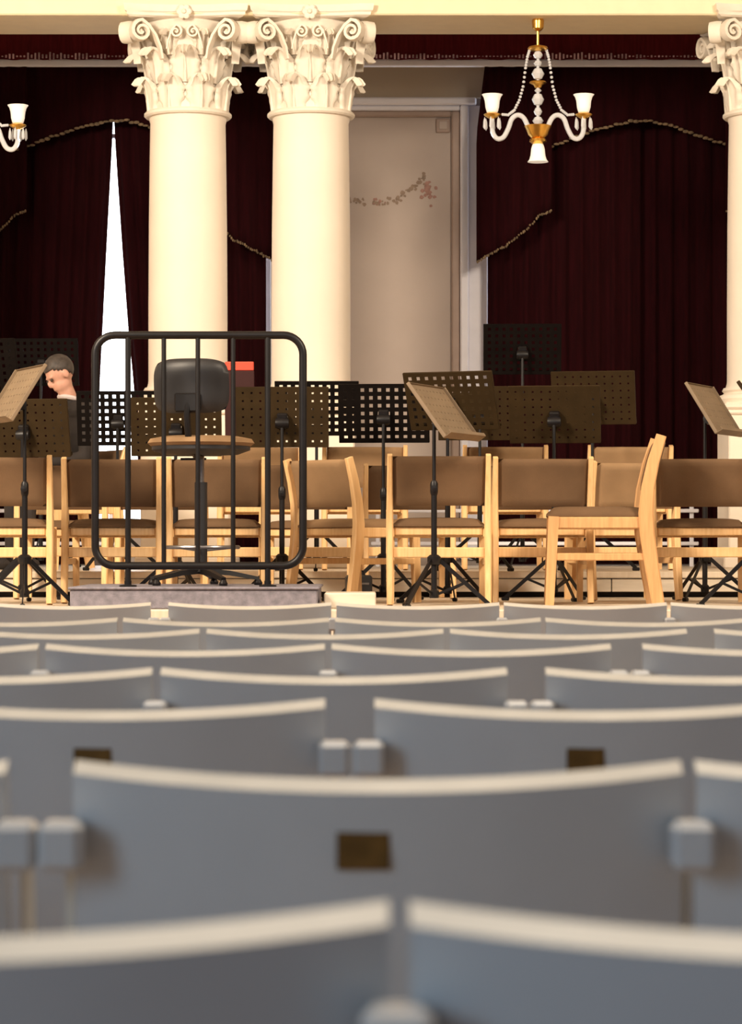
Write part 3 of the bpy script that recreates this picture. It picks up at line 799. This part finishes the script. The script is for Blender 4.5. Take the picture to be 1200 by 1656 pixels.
# red folder standing on the desk behind the stool
rf = thing('red_folder', (X(388, 15.43), 15.35+.05+math.sin(math.radians(10))*DH/2+.012, Z(674, 15.35)-math.cos(math.radians(10))*DH/2+.004), 0.0, 'tall red folder standing on the bronze desk behind the black rail', 'folder')
rf.rotation_euler = (math.radians(10), 0, 0)
fh = Z(585, 15.43)-rf.location.z
MB().box((0, .003, (fh-.05)/2), (.17, .012, fh-.05), .003).build('cover', 'redd', rf)
MB().box((0, .003, fh-.023), (.165, .016, .05), .004).build('top_band', 'red', rf)
# ------------------------------------------------------------------ small black case between the chairs
bc = thing('black_case', (X(580, 15.62), 15.62, STAGE), math.radians(8), 'small black case on the floor behind the angled chair', 'case')
MB().box((0, 0, .075), (.15, .10, .15), .012).build('case_body', 'leather', bc)
MB().tube([(-.035, 0, .148), (-.03, 0, .172), (.03, 0, .172), (.035, 0, .148)], .006, 6, up=(0, 1, 0)).build('handle', 'blk', bc)
MB().box((0, -.052, .10), (.11, .006, .012), .002).build('clasp', 'steel', bc)

# ------------------------------------------------------------------ audience chairs
AW = .525; ATOP = EYE-.193
def a_panel():
    def fn(u, v, sd):
        s = (u-.5)*2; z = .50+(ATOP-.50-.0115*(1-s*s))*v
        lean = .055*(1-v)
        r = .012
        x = s*(AW/2)
        y = lean-.060*(1-s*s)+(.022 if sd else 0)
        if sd: z += .0055*v if v == 1 else 0
        else: z -= .0045 if v == 1 else 0
        return (x, y, z)
    mb = MB(); mb.slab(fn, 24, 6)
    # top faces get a paler, warmer cream: lamp light put into the colour
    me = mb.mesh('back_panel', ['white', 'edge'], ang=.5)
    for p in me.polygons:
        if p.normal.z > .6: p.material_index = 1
    return me
APAN = a_panel()
APLT = MB().box((-.012, -.0535, .842), (.045, .004, .032), .001).mesh('number_plate', 'plate')
def a_seat(u, v, sd):
    s, t = (u-.5)*2, v
    return (s*.24, .08+.40*t, .44+.02*(1 if sd else 0)-.012*math.sin(PI*t)*(1-s*s))
ASEAT = MB().slab(lambda u, v, sd: a_seat(u, v, 1-sd), 8, 8).mesh('seat', 'seatcloth')
def a_side(x, nm):
    mb = MB()
    mb.box((x, -.022, ATOP-.043-.021), (.037, .046, .042), .006)
    return mb.mesh(nm, 'white')
def a_leg(x):
    mb = MB()
    mb.sweep([(x, .10, .0), (x, .10, .45), (x, .05, .83)], [(-.005, -.03), (.005, -.03), (.005, .03), (-.005, .03)], (0, 1, 0), [1, 1, .7])
    mb.bar((x, .46, 0), (x, .42, .44), .010, .045, (0, 1, 0)); mb.bar((x, .09, .42), (x, .44, .42), .010, .04)
    return mb.mesh('side_frame', 'edge')
LX, RX = -AW/2-.007, AW/2+.012
A_L = (a_side(LX, 'link_block'), a_leg(LX)); A_R = (a_side(RX, 'link_block'), a_leg(RX))
ordw = ['nearest to the stage', 'second from the stage', 'third from the stage', 'fourth from the stage', 'fifth from the stage', 'sixth from the stage', 'seventh from the stage', 'farthest from the stage, backs cropped']
#  row: distance, list of left-edge pixels of the panels, which of them end a bank
def run(d, anchor, left, right, wide=()):
    """chair centres in metres; anchor = px of a gap, wide = indices of gaps (from the anchor) that are 6 cm"""
    out = []; x = X(anchor, d); w0 = 0 in wide
    g = lambda k: .060 if k in wide else .014
    xr = x+g(0)/2
    for k in range(right):
        out.append((xr+AW/2, k+1 in wide)); xr += AW+g(k+1)
    xl = x-g(0)/2
    for k in range(left):
        out.append((xl-AW/2, -k in wide)); xl -= AW+g(-k-1)
    return sorted(out)
rows = [(8.64, 540, 3, 3, (-1,)), (6.84, 537, 3, 3, (2,)), (5.94, 722, 3, 2, (1,)), (5.04, 530, 2, 2, (1,)), (4.06, 252, 1, 3, (1,)), (3.24, 565, 2, 2, (0,)), (2.31, 62, 1, 2, (0,)), (1.39, 645, 1, 1, ())]
for ri, (d, an, lf, rt, wd) in enumerate(rows):
    n = 7-ri if False else ri
    rr_ = run(d, an, lf+1, rt+1, wd)
    for ci, (x, endr) in enumerate(rr_):
        gap = endr or (ci > 0 and rr_[ci-1][1])
        c = thing('audience_chair', (x+random.uniform(-.002, .002), d, 0), random.uniform(-.008, .008), 'white audience chair %s, in the row %s' % ('beside a wide gap' if gap else 'with close neighbours', ordw[n]), 'chair', 'audience chairs in the row %s' % ordw[n])
        obj('back_panel', APAN, c); (d < 3.5 and obj('number_plate', APLT, c)); obj('seat', ASEAT, c)
        obj('link_block', A_L[0], c); obj('side_frame', A_L[1], c)
        if endr: obj('link_block', A_R[0], c); obj('side_frame', A_R[1], c)

# ------------------------------------------------------------------ seated person
PX, PDD = 108, 17.75
pch = stage_chair(PX+6, PDD+.03, 122, 'wooden chair on which the person in the dark jacket sits', 'a')
per = thing('person', (X(PX+6, PDD+.03), PDD+.03, TIER), math.radians(122), 'seated person in a dark jacket bowing the head, beside the bright curtain gap', 'person')
b = MB()
def cap(p, q, r0, r1):
    p, q = Vector(p), Vector(q); n = 8
    b.tube([p.lerp(q, i/n) for i in range(n+1)], 1.0, 12, [r0+(r1-r0)*i/n for i in range(n+1)])
    b.ball(p, r0, 12, 8); b.ball(q, r1, 12, 8)
HT = Tr(0, .075, 1.285) @ Rx(-.62) @ Ry(.12)          # bowed head
b.ball((0, -.10, .56), (.175, .125, .11)); b.ball((0, -.085, .72), (.155, .11, .17)); b.ball((0, -.05, .90), (.18, .12, .19))
b.ball((0, -.03, 1.05), (.165, .09, .085))
cap((0, -.01, 1.08), (0, .045, 1.21), .062, .055)
b.ball((0, -.012, .030), (.076, .096, .098), 20, 14, HT); b.ball((0, .022, -.048), (.058, .070, .070), 16, 10, HT)
b.ball((0, .060, -.095), (.028, .026, .022), 10, 8, HT)
b.ball((0, .094, -.012), (.013, .022, .026), 10, 8, HT); b.ball((0, .078, .028), (.052, .014, .012), 10, 8, HT)
b.ball((0, .084, -.058), (.024, .012, .010), 10, 8, HT)
for sg in (-1, 1):
    b.ball((sg*.078, -.008, -.002), (.012, .024, .034), 10, 8, HT)
    cap((sg*.18, -.035, 1.05), (sg*.235, .0, .74), .062, .048)          # upper arm
    cap((sg*.235, .0, .74), (sg*.10, .235, .70), .046, .030)             # forearm
    h = Vector((sg*.085, .262, .70))
    b.ball(h, (.036, .045, .022), 10, 8)
    for k in range(4):                                                   # curled fingers
        o = Vector((sg*(.105-.021*k), .298-.004*abs(k-1), .70)); L = (.030, .036, .034, .026)[k]
        cap(o, o+Vector((0, L, -.010)), .0095, .009); cap(o+Vector((0, L, -.010)), o+Vector((0, L+.010, -.038)), .009, .008)
    cap(h+Vector((-sg*.030, -.012, .004)), h+Vector((-sg*.052, .028, .006)), .0115, .009)   # thumb
    cap((sg*.095, -.06, .555), (sg*.13, .36, .545), .083, .062)          # thigh
    cap((sg*.13, .36, .535), (sg*.13, .37, .09), .058, .040)             # shin
    b.ball((sg*.13, .41, .045), (.046, .13, .045), 12, 8)
tmp = b.build('body', ['jacket', 'skin'])
md = tmp.modifiers.new('r', 'REMESH'); md.mode = 'VOXEL'; md.voxel_size = .0075; md.use_smooth_shade = True
ms = tmp.modifiers.new('s', 'SMOOTH'); ms.iterations = 3; ms.factor = .4
dg = bpy.context.evaluated_depsgraph_get()
bm_ = bpy.data.meshes.new_from_object(tmp.evaluated_get(dg))
old = tmp.data; tmp.modifiers.clear(); tmp.data = bm_; bpy.data.meshes.remove(old)
bm_.materials.clear(); bm_.materials.append(M['jacket']); bm_.materials.append(M['skin'])
for p in bm_.polygons:
    c = p.center; p.use_smooth = True
    p.material_index = 1 if (c.z > 1.135 or (c.y > .235 and .62 < c.z < .76 and abs(c.x) < .16)) else 0
tmp.parent = per
# hair cap, eyes, collar
hm = MB(); hm.ball((0, -.018, .040), (.084, .104, .100), 28, 20)
keep = []
for f in hm.f:
    cc = sum((Vector(hm.v[i]) for i in f), Vector())/len(f)
    if cc.z > .070 - (.0 if cc.y > .045 else (.045-cc.y)*1.0): keep.append(f)
hm.f = keep; hm.mi = [0]*len(keep); hm.v = [tuple(HT @ Vector(v)) for v in hm.v]
ho = hm.build('hair', 'hair', per); sd = ho.modifiers.new('s', 'SOLIDIFY'); sd.thickness = .008
for sg in (-1, 1): MB().ball((sg*.031, .082, .010), .0115, 10, 8, HT).build('eye', 'eye', per)
MB().tube([(.066*math.cos(a*PI/10), .012+.062*math.sin(a*PI/10), 1.135+.012*math.sin(a*PI/10)) for a in range(20)], .016, 8, closed=True).build('shirt_collar', 'shirt', per)
